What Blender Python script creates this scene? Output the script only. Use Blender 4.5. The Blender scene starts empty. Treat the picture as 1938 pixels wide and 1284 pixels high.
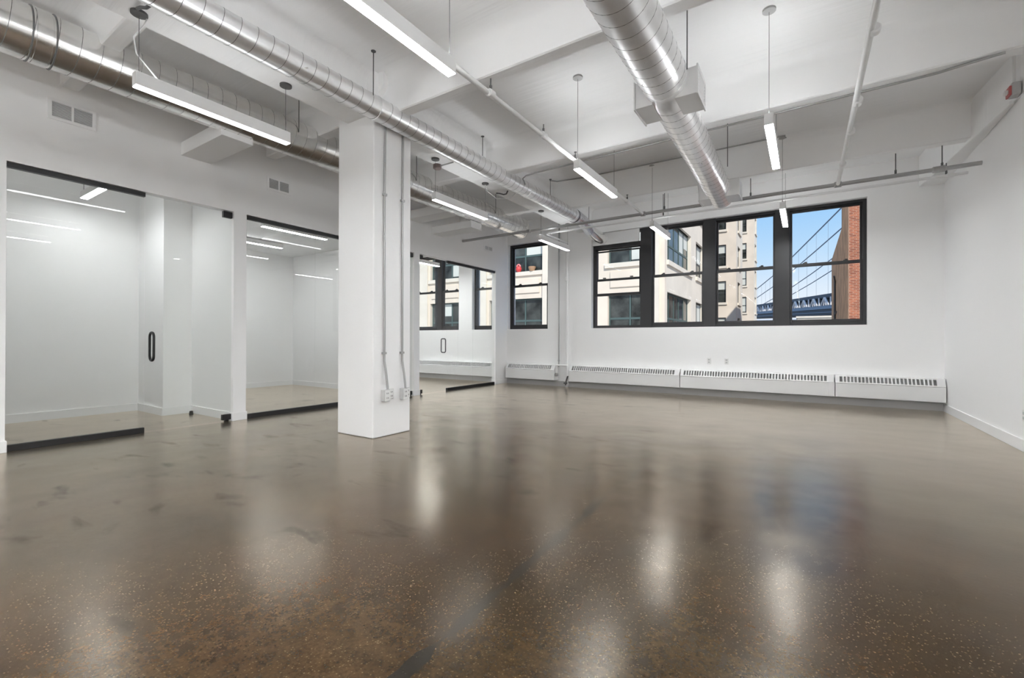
import bpy, math, random
from mathutils import Vector, Matrix
random.seed(7)
S = bpy.context.scene
COL = S.collection

# ------------------------------------------------------------------ camera
YAW, PITCH, ROLL, EYE = 0.57779, 0.0029035, 0.0031086, 1.1
cam_data = bpy.data.cameras.new('camera')
cam_data.sensor_width = 36.0
cam_data.lens = 852.7 / 1938 * 36.0
cam_data.clip_start = 0.05
cam_data.clip_end = 2000
cam = bpy.data.objects.new('camera', cam_data)
COL.objects.link(cam)
fw = Vector((-math.sin(YAW) * math.cos(PITCH), math.cos(YAW) * math.cos(PITCH), math.sin(PITCH)))
rt = Vector((math.cos(YAW), math.sin(YAW), 0))
up = rt.cross(fw)
r2 = math.cos(ROLL) * rt + math.sin(ROLL) * up
u2 = -math.sin(ROLL) * rt + math.cos(ROLL) * up
m = Matrix((r2, u2, -fw)).transposed().to_4x4()
m.translation = (0, 0, EYE)
cam.matrix_world = m
S.camera = cam

# ------------------------------------------------------------------ world, sun, exposure
S.view_settings.view_transform = 'Standard'
S.view_settings.look = 'None'
S.view_settings.gamma = 1
S.view_settings.use_curve_mapping = False
S.view_settings.exposure = 0.93

LED = 50.0          # main pendants, downward lens
FILL_UP = 29.0       # upward glow added to the pendant tops to lift the ceiling
w = bpy.data.worlds.new('sky')
S.world = w
w.use_nodes = True
nt = w.node_tree
nt.nodes.clear()
out = nt.nodes.new('ShaderNodeOutputWorld')
bg = nt.nodes.new('ShaderNodeBackground')
tc = nt.nodes.new('ShaderNodeTexCoord')
sx = nt.nodes.new('ShaderNodeSeparateXYZ')
cr = nt.nodes.new('ShaderNodeValToRGB')
el = cr.color_ramp.elements
el[0].position = 0.0; el[0].color = (0.90, 0.93, 0.98, 1)
el[1].position = 1.0; el[1].color = (0.10, 0.26, 0.66, 1)
for p, c in ((0.07, (0.82, 0.89, 0.98, 1)), (0.16, (0.52, 0.74, 0.98, 1)), (0.27, (0.29, 0.58, 0.95, 1)), (0.5, (0.16, 0.38, 0.78, 1))):
    e = el.new(p); e.color = c
nz = nt.nodes.new('ShaderNodeTexNoise'); nz.inputs['Scale'].default_value = 3.2; nz.inputs['Detail'].default_value = 6
cr2 = nt.nodes.new('ShaderNodeValToRGB')
cr2.color_ramp.elements[0].position = 0.48; cr2.color_ramp.elements[1].position = 0.72
mixc = nt.nodes.new('ShaderNodeMixRGB'); mixc.inputs[2].default_value = (0.86, 0.9, 0.97, 1)
mul = nt.nodes.new('ShaderNodeMath'); mul.operation = 'MULTIPLY'; mul.inputs[1].default_value = 0.7
nt.links.new(tc.outputs['Generated'], sx.inputs[0])
nt.links.new(sx.outputs['Z'], cr.inputs[0])
nt.links.new(tc.outputs['Generated'], nz.inputs['Vector'])
nt.links.new(nz.outputs[0], cr2.inputs[0])
nt.links.new(cr2.outputs[0], mul.inputs[0])
nt.links.new(mul.outputs[0], mixc.inputs[0])
nt.links.new(cr.outputs[0], mixc.inputs[1])
nt.links.new(mixc.outputs[0], bg.inputs[0])
bg.inputs[1].default_value = 0.54
nt.links.new(bg.outputs[0], out.inputs[0])

sun_d = bpy.data.lights.new('sun', 'SUN')
sun_d.energy = 2.35
sun_d.angle = math.radians(0.6)
sun_d.color = (1.0, 0.95, 0.87)
sun = bpy.data.objects.new('sun', sun_d)
COL.objects.link(sun)
sun.rotation_euler = Vector((0.50, -0.60, 0.64)).to_track_quat('Z', 'Y').to_euler()
sun.location = (40, -40, 60)

# light bounces many times between the white walls
S.cycles.max_bounces = 24
S.cycles.diffuse_bounces = 18
S.cycles.glossy_bounces = 6
S.cycles.transparent_max_bounces = 16

# ------------------------------------------------------------------ helpers
class MB:
    """collects shapes; build() links them as ONE mesh object"""
    def __init__(s, o=(0, 0, 0)):
        s.v = []; s.f = []; s.o = Vector(o)
    def add(s, vs, fs):
        b = len(s.v)
        s.v += [tuple(Vector(p) - s.o) for p in vs]
        s.f += [tuple(i + b for i in f) for f in fs]
        return s
    def box(s, x0, x1, y0, y1, z0, z1):
        if x0 > x1: x0, x1 = x1, x0
        if y0 > y1: y0, y1 = y1, y0
        if z0 > z1: z0, z1 = z1, z0
        vs = [(x0, y0, z0), (x1, y0, z0), (x1, y1, z0), (x0, y1, z0), (x0, y0, z1), (x1, y0, z1), (x1, y1, z1), (x0, y1, z1)]
        return s.add(vs, [(0, 3, 2, 1), (4, 5, 6, 7), (0, 1, 5, 4), (1, 2, 6, 5), (2, 3, 7, 6), (3, 0, 4, 7)])
    def tube(s, pts, r, n=10, cap=True):
        pts = [Vector(p) for p in pts]
        rs = r if isinstance(r, (list, tuple)) else [r] * len(pts)
        t0 = (pts[1] - pts[0]).normalized()
        ref = Vector((0, 0, 1)) if abs(t0.z) < 0.9 else Vector((1, 0, 0))
        a = t0.cross(ref).normalized()
        vs = []; fs = []
        for i, p in enumerate(pts):
            if i == 0: t = pts[1] - pts[0]
            elif i == len(pts) - 1: t = pts[i] - pts[i - 1]
            else: t = (pts[i + 1] - pts[i]).normalized() + (pts[i] - pts[i - 1]).normalized()
            t.normalize()
            a = (a - t * a.dot(t)).normalized()
            b = t.cross(a)
            for k in range(n):
                q = 2 * math.pi * k / n
                vs.append(p + (a * math.cos(q) + b * math.sin(q)) * rs[i])
        for i in range(len(pts) - 1):
            for k in range(n):
                k2 = (k + 1) % n
                fs.append((i * n + k, i * n + k2, (i + 1) * n + k2, (i + 1) * n + k))
        if cap:
            fs.append(tuple(range(n - 1, -1, -1)))
            fs.append(tuple((len(pts) - 1) * n + k for k in range(n)))
        return s.add(vs, fs)
    def prism(s, prof, axis, a0, a1):
        """prof: list of 2-D points; axis 'x': (y,z), 'y': (x,z), 'z': (x,y)"""
        n = len(prof)
        def P(p, a):
            return {'x': (a, p[0], p[1]), 'y': (p[0], a, p[1]), 'z': (p[0], p[1], a)}[axis]
        vs = [P(p, a0) for p in prof] + [P(p, a1) for p in prof]
        fs = [(i, (i + 1) % n, n + (i + 1) % n, n + i) for i in range(n)]
        fs += [tuple(range(n - 1, -1, -1)), tuple(range(n, 2 * n))]
        return s.add(vs, fs)
    def build(s, name, mat, parent=None, smooth=False, bevel=0.0, kind=None, label=None):
        me = bpy.data.meshes.new(name)
        me.from_pydata(s.v, [], s.f)
        me.validate()
        import bmesh
        bm = bmesh.new(); bm.from_mesh(me)
        bmesh.ops.recalc_face_normals(bm, faces=bm.faces)
        bm.to_mesh(me); bm.free()
        me.materials.append(mat)
        if smooth:
            me.shade_smooth()
            me.set_sharp_from_angle(angle=math.radians(40))
        o = bpy.data.objects.new(name, me)
        COL.objects.link(o)
        o.location = s.o
        if parent is not None:
            o.parent = parent
            o.location = s.o - parent.location if parent.parent is None else s.o - (parent.location + parent.parent.location)
        if bevel:
            b = o.modifiers.new('bevel', 'BEVEL'); b.width = bevel; b.segments = 2; b.limit_method = 'ANGLE'
        if kind: o['kind'] = kind
        if label: o['label'] = label
        return o

def tag(o, label, cat, group=None):
    o['label'] = label; o['category'] = cat
    if group: o['group'] = group
    return o

def thing(name, loc, label=None, cat=None, group=None, kind=None):
    o = bpy.data.objects.new(name, None)
    o.empty_display_size = 0.1
    o.location = loc
    COL.objects.link(o)
    if label: tag(o, label, cat, group)
    if kind: o['kind'] = kind
    return o

def struct(o, label=None):
    o['kind'] = 'structure'
    if label: o['label'] = label
    return o

def copy_part(o, parent, loc):
    c = o.copy(); COL.objects.link(c); c.parent = parent; c.location = loc
    return c

# ------------------------------------------------------------------ materials
def mat(name, col, rough=0.5, metal=0.0, spec=0.5, noise=0.0, nscale=8.0, bump=0.0, bscale=60.0, emit=0.0, coat=0.0):
    M = bpy.data.materials.new(name); M.use_nodes = True
    n = M.node_tree; p = n.nodes['Principled BSDF']
    c = (col[0], col[1], col[2], 1)
    p.inputs['Base Color'].default_value = c
    p.inputs['Roughness'].default_value = rough
    p.inputs['Metallic'].default_value = metal
    p.inputs['Specular IOR Level'].default_value = spec
    p.inputs['Coat Weight'].default_value = coat
    if emit:
        p.inputs['Emission Color'].default_value = c
        p.inputs['Emission Strength'].default_value = emit
    tcn = n.nodes.new('ShaderNodeTexCoord')
    if noise:
        t = n.nodes.new('ShaderNodeTexNoise'); t.inputs['Scale'].default_value = nscale; t.inputs['Detail'].default_value = 5
        n.links.new(tcn.outputs['Object'], t.inputs['Vector'])
        r = n.nodes.new('ShaderNodeValToRGB')
        r.color_ramp.elements[0].position = 0.3; r.color_ramp.elements[1].position = 0.7
        r.color_ramp.elements[0].color = tuple(max(0, x * (1 - noise)) for x in col) + (1,)
        r.color_ramp.elements[1].color = tuple(min(1, x * (1 + noise)) for x in col) + (1,)
        n.links.new(t.outputs[0], r.inputs[0]); n.links.new(r.outputs[0], p.inputs['Base Color'])
    if bump:
        t = n.nodes.new('ShaderNodeTexNoise'); t.inputs['Scale'].default_value = bscale; t.inputs['Detail'].default_value = 4
        n.links.new(tcn.outputs['Object'], t.inputs['Vector'])
        b = n.nodes.new('ShaderNodeBump'); b.inputs['Strength'].default_value = bump; b.inputs['Distance'].default_value = 0.01
        n.links.new(t.outputs[0], b.inputs['Height']); n.links.new(b.outputs[0], p.inputs['Normal'])
    return M

def emitter(name, col, s):
    M = bpy.data.materials.new(name); M.use_nodes = True
    n = M.node_tree; n.nodes.clear()
    o = n.nodes.new('ShaderNodeOutputMaterial'); e = n.nodes.new('ShaderNodeEmission')
    e.inputs[0].default_value = tuple(col) + (1,); e.inputs[1].default_value = s
    n.links.new(e.outputs[0], o.inputs[0])
    return M

def glass_mat(name, tint, ior=1.5):
    M = bpy.data.materials.new(name); M.use_nodes = True
    n = M.node_tree; n.nodes.clear()
    o = n.nodes.new('ShaderNodeOutputMaterial')
    tr = n.nodes.new('ShaderNodeBsdfTransparent'); tr.inputs[0].default_value = tuple(tint) + (1,)
    gl = n.nodes.new('ShaderNodeBsdfGlossy'); gl.inputs['Roughness'].default_value = 0.0
    fr = n.nodes.new('ShaderNodeFresnel'); fr.inputs['IOR'].default_value = ior
    ge = n.nodes.new('ShaderNodeNewGeometry')
    inv = n.nodes.new('ShaderNodeMath'); inv.operation = 'SUBTRACT'; inv.inputs[0].default_value = 1.0
    ml = n.nodes.new('ShaderNodeMath'); ml.operation = 'MULTIPLY'
    n.links.new(ge.outputs['Backfacing'], inv.inputs[1])
    n.links.new(fr.outputs[0], ml.inputs[0]); n.links.new(inv.outputs[0], ml.inputs[1])
    mx = n.nodes.new('ShaderNodeMixShader')
    n.links.new(ml.outputs[0], mx.inputs[0]); n.links.new(tr.outputs[0], mx.inputs[1]); n.links.new(gl.outputs[0], mx.inputs[2])
    n.links.new(mx.outputs[0], o.inputs[0])
    return M

def floor_mat():
    M = bpy.data.materials.new('polished_concrete'); M.use_nodes = True
    n = M.node_tree; L = n.links.new; p = n.nodes['Principled BSDF']
    tcn = n.nodes.new('ShaderNodeTexCoord')
    V = tcn.outputs['Object']
    def noise(sc, det=5, rough=0.6, vec=None, dist=0.0):
        t = n.nodes.new('ShaderNodeTexNoise'); t.inputs['Scale'].default_value = sc
        t.inputs['Detail'].default_value = det; t.inputs['Roughness'].default_value = rough
        t.inputs['Distortion'].default_value = dist
        L(vec or V, t.inputs['Vector']); return t.outputs[0]
    def ramp(fac, stops):
        r = n.nodes.new('ShaderNodeValToRGB'); e = r.color_ramp.elements
        e[0].position, e[0].color = stops[0][0], tuple(stops[0][1]) + (1,)
        e[1].position, e[1].color = stops[-1][0], tuple(stops[-1][1]) + (1,)
        for q, c in stops[1:-1]:
            x = e.new(q); x.color = tuple(c) + (1,)
        L(fac, r.inputs[0]); return r.outputs[0]
    def mix(f, a, b, mode='MIX'):
        x = n.nodes.new('ShaderNodeMixRGB'); x.blend_type = mode
        for i, q in ((0, f), (1, a), (2, b)):
            if hasattr(q, 'is_linked'): L(q, x.inputs[i])
            elif isinstance(q, (int, float)): x.inputs[i].default_value = q
            else: x.inputs[i].default_value = tuple(q) + (1,)
        return x.outputs[0]
    def mth(op, a, b=None, c=None):
        x = n.nodes.new('ShaderNodeMath'); x.operation = op
        for i, q in enumerate((a, b, c)):
            if q is None: continue
            if hasattr(q, 'is_linked'): L(q, x.inputs[i])
            else: x.inputs[i].default_value = q
        return x.outputs[0]
    base = ramp(noise(0.9, 6, 0.62, dist=0.6), [(0.30, (0.014, 0.0060, 0.0015)), (0.5, (0.041, 0.0215, 0.0070)), (0.70, (0.080, 0.048, 0.019))])
    tint = ramp(noise(0.45, 3), [(0.36, (0.024, 0.019, 0.006)), (0.5, (0.032, 0.018, 0.007)), (0.64, (0.046, 0.023, 0.013))])
    c = mix(0.4, base, tint)
    # aggregate speckle
    sp = n.nodes.new('ShaderNodeTexVoronoi'); sp.inputs['Scale'].default_value = 120.0
    L(V, sp.inputs['Vector'])
    gr = ramp(sp.outputs['Color'], [(0.60, (0, 0, 0)), (0.78, (1, 1, 1))])
    rim = ramp(sp.outputs['Distance'], [(0.25, (1, 1, 1)), (0.42, (0, 0, 0))])
    dens = ramp(noise(0.7, 3), [(0.35, (0.25, 0.25, 0.25)), (0.65, (0.8, 0.8, 0.8))])
    k = mth('MULTIPLY', mth('MULTIPLY', gr, rim), dens)
    c = mix(k, c, (0.15, 0.108, 0.058))
    fine = ramp(noise(70, 2, 0.7), [(0.3, (0.62, 0.62, 0.62)), (0.7, (1.3, 1.3, 1.3))])
    c = mix(0.8, c, fine, 'MULTIPLY')
    med = ramp(noise(16, 4, 0.65), [(0.32, (0.55, 0.55, 0.55)), (0.68, (1.5, 1.5, 1.5))])
    c = mix(0.8, c, med, 'MULTIPLY')
    # dark stains stretched along the room
    mp = n.nodes.new('ShaderNodeMapping'); mp.inputs['Scale'].default_value = (1.0, 2.3, 1.0); mp.inputs['Rotation'].default_value = (0, 0, 0.5)
    L(V, mp.inputs['Vector'])
    st = ramp(noise(2.3, 4, 0.55, mp.outputs[0], 0.3), [(0.60, (0, 0, 0)), (0.74, (1, 1, 1))])
    sepx = n.nodes.new('ShaderNodeSeparateXYZ'); L(V, sepx.inputs[0])
    st = mth('MULTIPLY', st, ramp(mth('MULTIPLY', sepx.outputs['X'], -0.1), [(0.06, (0.15, 0.15, 0.15)), (0.17, (1, 1, 1))]))
    c = mix(mth('MULTIPLY', st, 0.75), c, (0.008, 0.009, 0.007))
    # filled crack that runs the length of the room
    sep = n.nodes.new('ShaderNodeSeparateXYZ'); L(V, sep.inputs[0])
    wob = mth('MULTIPLY', mth('SUBTRACT', noise(1.3, 3), 0.5), 0.10)
    xl = mth('ADD', mth('MULTIPLY', sep.outputs['Y'], -0.028), -1.085)
    d = mth('ABSOLUTE', mth('ADD', mth('SUBTRACT', sep.outputs['X'], xl), wob))
    yv = n.nodes.new('ShaderNodeCombineXYZ'); L(sep.outputs['Y'], yv.inputs[1])
    wd = ramp(noise(1.7, 3, 0.6, yv.outputs[0]), [(0.42, (0.006, 0.006, 0.006)), (0.56, (0.034, 0.034, 0.034))])
    fade = ramp(mth('DIVIDE', sep.outputs['Y'], 10.0), [(0.26, (1, 1, 1)), (0.42, (0.25, 0.25, 0.25))])
    ck = mth('MULTIPLY', mth('LESS_THAN', d, mth('MULTIPLY', wd, fade)), 0.85)
    c = mix(ck, c, (0.012, 0.0115, 0.010))
    L(c, p.inputs['Base Color'])
    p.inputs['Specular IOR Level'].default_value = 0.0
    p.inputs['Roughness'].default_value = 0.8
    # amber-tinted polish over the concrete
    gl = n.nodes.new('ShaderNodeBsdfGlossy'); gl.inputs['Color'].default_value = (1.0, 0.93, 0.83, 1)
    L(ramp(noise(1.6, 4), [(0.3, (0.19, 0.19, 0.19)), (0.7, (0.27, 0.27, 0.27))]), gl.inputs['Roughness'])
    fr = n.nodes.new('ShaderNodeFresnel'); fr.inputs['IOR'].default_value = 1.46
    mx = n.nodes.new('ShaderNodeMixShader')
    L(mth('MULTIPLY', mth('MINIMUM', mth('MULTIPLY', mth('POWER', fr.outputs[0], 1.3), 2.1), 0.9), mth('SUBTRACT', 1.0, mth('MULTIPLY', st, 0.25))), mx.inputs[0])
    L(p.outputs[0], mx.inputs[1]); L(gl.outputs[0], mx.inputs[2])
    L(mx.outputs[0], n.nodes['Material Output'].inputs[0])
    b1 = n.nodes.new('ShaderNodeBump'); b1.inputs['Strength'].default_value = 0.28; b1.inputs['Distance'].default_value = 0.02
    L(noise(1.5, 2, 0.4), b1.inputs['Height'])
    b2 = n.nodes.new('ShaderNodeBump'); b2.inputs['Strength'].default_value = 0.05; b2.inputs['Distance'].default_value = 0.004
    L(noise(45, 3, 0.5), b2.inputs['Height']); L(b1.outputs[0], b2.inputs['Normal'])
    L(b2.outputs[0], p.inputs['Normal']); L(b2.outputs[0], gl.inputs['Normal']); L(b2.outputs[0], fr.inputs['Normal'])
    return M

def ceiling_mat():
    M = mat('painted_concrete', (0.905, 0.905, 0.905), 0.6, bump=0.25, bscale=14)
    n = M.node_tree; L = n.links.new; p = n.nodes['Principled BSDF']
    tcn = n.nodes.new('ShaderNodeTexCoord')
    mp = n.nodes.new('ShaderNodeMapping'); mp.inputs['Scale'].default_value = (0.5, 13.0, 1.0)
    L(tcn.outputs['Object'], mp.inputs['Vector'])
    t = n.nodes.new('ShaderNodeTexNoise'); t.inputs['Scale'].default_value = 1.0; t.inputs['Detail'].default_value = 4
    L(mp.outputs[0], t.inputs['Vector'])
    b = n.nodes.new('ShaderNodeBump'); b.inputs['Strength'].default_value = 0.5; b.inputs['Distance'].default_value = 0.02
    L(t.outputs[0], b.inputs['Height']); L(b.outputs[0], p.inputs['Normal'])
    return M

def duct_mat(name, col, rough, metal=1.0):
    M = mat(name, col, rough, metal, noise=0.07, nscale=7)
    n = M.node_tree; L = n.links.new; p = n.nodes['Principled BSDF']
    tcn = n.nodes.new('ShaderNodeTexCoord')
    mp = n.nodes.new('ShaderNodeMapping'); mp.inputs['Scale'].default_value = (9, 2, 9)
    L(tcn.outputs['Object'], mp.inputs['Vector'])
    t = n.nodes.new('ShaderNodeTexNoise'); t.inputs['Scale'].default_value = 1.2; t.inputs['Detail'].default_value = 5
    L(mp.outputs[0], t.inputs['Vector'])
    r = n.nodes.new('ShaderNodeValToRGB')
    r.color_ramp.elements[0].color = (rough * 0.75,) * 3 + (1,); r.color_ramp.elements[1].color = (rough * 1.3,) * 3 + (1,)
    L(t.outputs[0], r.inputs[0]); L(r.outputs[0], p.inputs['Roughness'])
    return M

def brick_mat():
    M = mat('red_brick', (0.4, 0.15, 0.08), 0.85)
    n = M.node_tree; L = n.links.new; p = n.nodes['Principled BSDF']
    tcn = n.nodes.new('ShaderNodeTexCoord')
    mp = n.nodes.new('ShaderNodeMapping'); mp.inputs['Rotation'].default_value = (math.pi / 2, 0, 0)
    L(tcn.outputs['Object'], mp.inputs['Vector'])
    b = n.nodes.new('ShaderNodeTexBrick'); b.inputs['Scale'].default_value = 1.0
    b.inputs['Brick Width'].default_value = 0.33; b.inputs['Row Height'].default_value = 0.11; b.inputs['Mortar Size'].default_value = 0.012
    b.inputs['Color1'].default_value = (0.42, 0.13, 0.065, 1); b.inputs['Color2'].default_value = (0.24, 0.07, 0.04, 1)
    b.inputs['Mortar'].default_value = (0.45, 0.32, 0.24, 1)
    L(mp.outputs[0], b.inputs['Vector'])
    t = n.nodes.new('ShaderNodeTexNoise'); t.inputs['Scale'].default_value = 1.3; t.inputs['Detail'].default_value = 6
    L(tcn.outputs['Object'], t.inputs['Vector'])
    mx = n.nodes.new('ShaderNodeMixRGB'); mx.blend_type = 'OVERLAY'; mx.inputs[0].default_value = 0.5
    L(b.outputs[0], mx.inputs[1]); L(t.outputs[0], mx.inputs[2]); L(mx.outputs[0], p.inputs['Base Color'])
    return M

WALL = mat('white_wall_paint', (0.905, 0.905, 0.905), 0.55, bump=0.06, bscale=25)
TRIM = mat('white_trim_paint', (0.89, 0.89, 0.89), 0.35)
CEIL = ceiling_mat()
COLM = mat('column_paint', (0.905, 0.905, 0.905), 0.5, bump=0.35, bscale=7)
FLOOR = floor_mat()
BLACK = mat('black_metal', (0.012, 0.012, 0.013), 0.4)
FRAME = mat('window_frame_black', (0.022, 0.022, 0.024), 0.45)
CHROME = mat('brushed_steel', (0.10, 0.10, 0.105), 0.35, 0.8)
DUCT = duct_mat('galvanised_steel', (0.88, 0.875, 0.86), 0.22, 0.93)
DUCTB = duct_mat('galvanised_steel_bright', (0.92, 0.92, 0.925), 0.30, 0.75)
SHEET = mat('sheet_metal', (0.85, 0.85, 0.85), 0.42, 0.6)
SEAM = mat('duct_seam', (0.16, 0.16, 0.16), 0.5, 0.3)
FOIL = mat('foil_duct', (0.85, 0.85, 0.88), 0.25, 1.0, bump=1.0, bscale=22)
PIPEW = mat('white_painted_pipe', (0.82, 0.82, 0.82), 0.35)
PIPEG = mat('grey_conduit', (0.42, 0.42, 0.42), 0.4, 0.5)
DARK = mat('dark_iron', (0.10, 0.10, 0.10), 0.5)
HEAT = mat('heater_enamel', (0.78, 0.78, 0.78), 0.35)
HEATD = mat('heater_slot_dark', (0.16, 0.16, 0.16), 0.7)
GREYP = mat('grey_painted_metal', (0.50, 0.50, 0.50), 0.5)
LENS = emitter('led_lens', (0.962, 0.985, 1.0), LED)
FILLUP = emitter('fill_uplight', (0.962, 0.985, 1.0), FILL_UP)
FILL_LENS_REAR = emitter('fill_lens_rear', (0.962, 0.985, 1.0), LED * 0.85)  # lens of the added, unseen pendants behind the camera
LENS_LEFT = emitter('led_lens_left', (0.962, 0.985, 1.0), LED * 0.30)
FILLUP_REAR = emitter('fill_uplight_rear', (0.962, 0.985, 1.0), FILL_UP * 3.4)  # boosted upward fill on the added, unseen rear pendants
FILLUP_LOW = emitter('fill_uplight_low', (0.962, 0.985, 1.0), FILL_UP * 0.17)
OFFLENS = emitter('office_led_lens', (0.98, 0.99, 1.0), 30.0)
FARLENS = emitter('far_office_led_lens', (0.98, 0.99, 1.0), 75.0)
LIGHTB = mat('fixture_white', (0.78, 0.78, 0.78), 0.4)
GLASS = glass_mat('partition_glass', (0.965, 0.975, 0.968), 1.5)
WGLASS = glass_mat('window_glass', (0.985, 0.99, 0.99), 1.16)
PLASTIC = mat('white_plastic', (0.78, 0.78, 0.77), 0.4)
RED = mat('alarm_red', (0.45, 0.10, 0.10), 0.4)
CREAM = mat('cream_concrete', (0.74, 0.65, 0.55), 0.9, noise=0.08, nscale=0.8)
STONE = mat('pale_limestone', (0.72, 0.66, 0.57), 0.9, noise=0.06, nscale=1.0)
GREENF = mat('green_steel_sash', (0.075, 0.115, 0.11), 0.5)
DARKF = mat('dark_sash', (0.05, 0.055, 0.055), 0.5)
XGLASS = mat('far_window_glass', (0.05, 0.055, 0.052), 0.08, spec=0.35, noise=0.8, nscale=1.6)
SHADE = mat('roller_shade', (0.62, 0.64, 0.60), 0.8)
BRICK = brick_mat()
TANB = mat('weathered_render', (0.56, 0.34, 0.20), 0.9, noise=0.28, nscale=0.9)
STEELB = mat('bridge_blue_steel', (0.16, 0.25, 0.36), 0.6)
STEELD = mat('bridge_dark_steel', (0.055, 0.085, 0.12), 0.7)
STEELP = mat('bridge_pale_steel', (0.80, 0.79, 0.80), 0.6)
CABLEM = mat('bridge_cable', (0.20, 0.24, 0.30), 0.6)

# ------------------------------------------------------------------ room shell
XL, XG, XR, YF = -6.47, -6.52, 1.835, 9.69
XW = -6.59
CZ = 4.1
YB = -9.0
OX = -10.55
HEADZ = 2.825
struct(MB().box(OX - 0.15, XR + 0.16, YB - 0.16, 10.05, -0.3, 0).build('floor', FLOOR), 'glossy brown polished concrete floor with a dark filled crack')
ceil = struct(MB().box(OX - 0.15, XR + 0.16, YB - 0.16, 10.05, CZ, CZ + 0.3).build('ceiling', CEIL), 'white painted concrete ceiling with deep beams')

# left partition: piers and header
wl = MB()
piers = [(YB, 0.972), (3.04, 3.205), (6.385, 6.535), (9.18, YF)]
for a, b in piers:
    wl.box(XW, XL, a, b, 0, HEADZ)
wl.box(XW, XL, YB, YF, HEADZ, CZ)
struct(wl.build('wall_left', WALL), 'white partition wall with glass office fronts')
wr = struct(MB().box(XR, XR + 0.16, YB, 10.05, 0, CZ).build('wall_right', WALL), 'plain white right-hand wall')
struct(MB().box(OX - 0.15, XR + 0.16, YB - 0.16, YB, 0, CZ).build('wall_back', WALL), 'white wall behind the viewer')
# far wall with window openings
WZ0, WZ1 = 1.385, 3.56
wins = [(-10.0, -8.09), (-7.62, -6.64), (-6.45, -5.28), (-4.14, 0.875)]
wf = MB()
wf.box(OX - 0.15, XR, YF, 10.05, 0, WZ0)
wf.box(OX - 0.15, XR, YF, 10.05, WZ1, CZ)
xs = [OX - 0.15] + [v for p in wins for v in p] + [XR]
for i in range(0, len(xs), 2):
    wf.box(xs[i], xs[i + 1], YF, 10.05, WZ0, WZ1)
struct(wf.build('wall_far', WALL), 'white window wall at the far end')
# office walls
struct(MB().box(OX - 0.15, OX, YB, YF, 0, CZ).build('wall_office_rear', WALL))
struct(MB().box(-8.76, -8.66, -0.6, 3.05, 0, CZ).build('wall_small_office', WALL))
struct(MB().box(OX, XW, 3.05, 3.2, 0, CZ).build('wall_office_near', WALL))
struct(MB().box(OX, XW, 6.33, 6.5, 0, CZ).build('wall_office_middle', WALL))
struct(MB().box(-8.66, XW, -0.7, -0.6, 0, CZ).build('wall_office_front', WALL))
struct(MB().box(-8.66, -7.745, 2.69, 3.05, 0, 3.35).build('wall_pilaster', WALL))
struct(MB().box(-8.66, XW, -0.6, 3.05, 3.35, 3.45).build('ceiling_small_office', CEIL))
struct(MB().box(OX, XW, 3.2, 6.33, 3.12, 3.22).build('ceiling_middle_office', CEIL))
struct(MB().box(OX, XW, 6.5, YF, 3.7, 3.8).build('ceiling_far_office', CEIL))

# baseboards
BBH = 0.11
bb = MB()
for a, b in piers:
    bb.box(XL, XL + 0.014, a - (0.012 if a > 0 else 0), min(b + 0.012, YF), 0, BBH)
for y, d in ((0.972, 1), (3.04, -1), (3.205, 1), (6.385, -1), (6.535, 1), (9.18, -1)):
    bb.box(XW, XL, y, y + 0.012 * d, 0, BBH)
struct(bb.build('baseboard_left', TRIM, bevel=0.003))
struct(MB().box(XR - 0.016, XR, YB, YF, 0, 0.12).build('baseboard_right', TRIM, bevel=0.003))
struct(MB().box(XL, XR - 0.016, YF - 0.02, YF, 0, 0.13).build('baseboard_far', GREYP, bevel=0.003))
bo = MB()
bo.box(-8.66, -8.645, -0.6, 2.675, 0, BBH)
bo.box(-8.66, -7.73, 2.675, 2.69, 0, BBH)
bo.box(-7.745, -7.73, 2.69, 3.035, 0, BBH)
bo.box(-7.745, XW, 3.035, 3.05, 0, BBH)
bo.box(OX, OX + 0.015, 3.2, 6.33, 0, BBH)
bo.box(OX + 0.015, XW, 6.315, 6.33, 0, BBH)
bo.box(OX + 0.015, XW, 3.2, 3.215, 0, BBH)
struct(bo.build('baseboard_offices', TRIM))

# beams (parts of the ceiling)
def fillet_profile(c0, c1, zb, zc, r, n=5, left=True, right=True):
    """cross section of a beam hanging from zc down to zb between c0 and c1 with coved top corners"""
    pts = []
    if left:
        for i in range(n + 1):
            a = math.pi / 2 * i / n
            pts.append((c0 - r + r * math.sin(a), zc - r + r * math.cos(a)))
    else:
        pts.append((c0, zc))
    pts += [(c0, zb + 0.012), (c0 + 0.012, zb), (c1 - 0.012, zb), (c1, zb + 0.012)]
    if right:
        for i in range(n + 1):
            a = math.pi / 2 * (1 - i / n)
            pts.append((c1 + r - r * math.sin(a), zc - r + r * math.cos(a)))
    else:
        pts.append((c1, zc))
    return pts
GX0, GX1, GZ = -4.48, -4.14, 3.62
MB().prism(fillet_profile(GX0, GX1, GZ, CZ, 0.10), 'y', YB, YF).build('girder', CEIL, ceil, smooth=True)
BEAMS = [(-7.20, -7.05), (-5.07, -4.92), (-2.93, -2.78), (-0.80, -0.65), (1.34, 1.49), (3.47, 3.62), (5.60, 5.76), (7.77, 7.93)]
for a, b in BEAMS:
    MB().prism(fillet_profile(a, b, 3.63, CZ, 0.11), 'x', GX1 - 0.02, XR).build('beam', CEIL, ceil, smooth=True)
    MB().prism(fillet_profile(a, b, 3.72, CZ, 0.09), 'x', XL, GX0 + 0.02).build('beam', CEIL, ceil, smooth=True)
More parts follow.
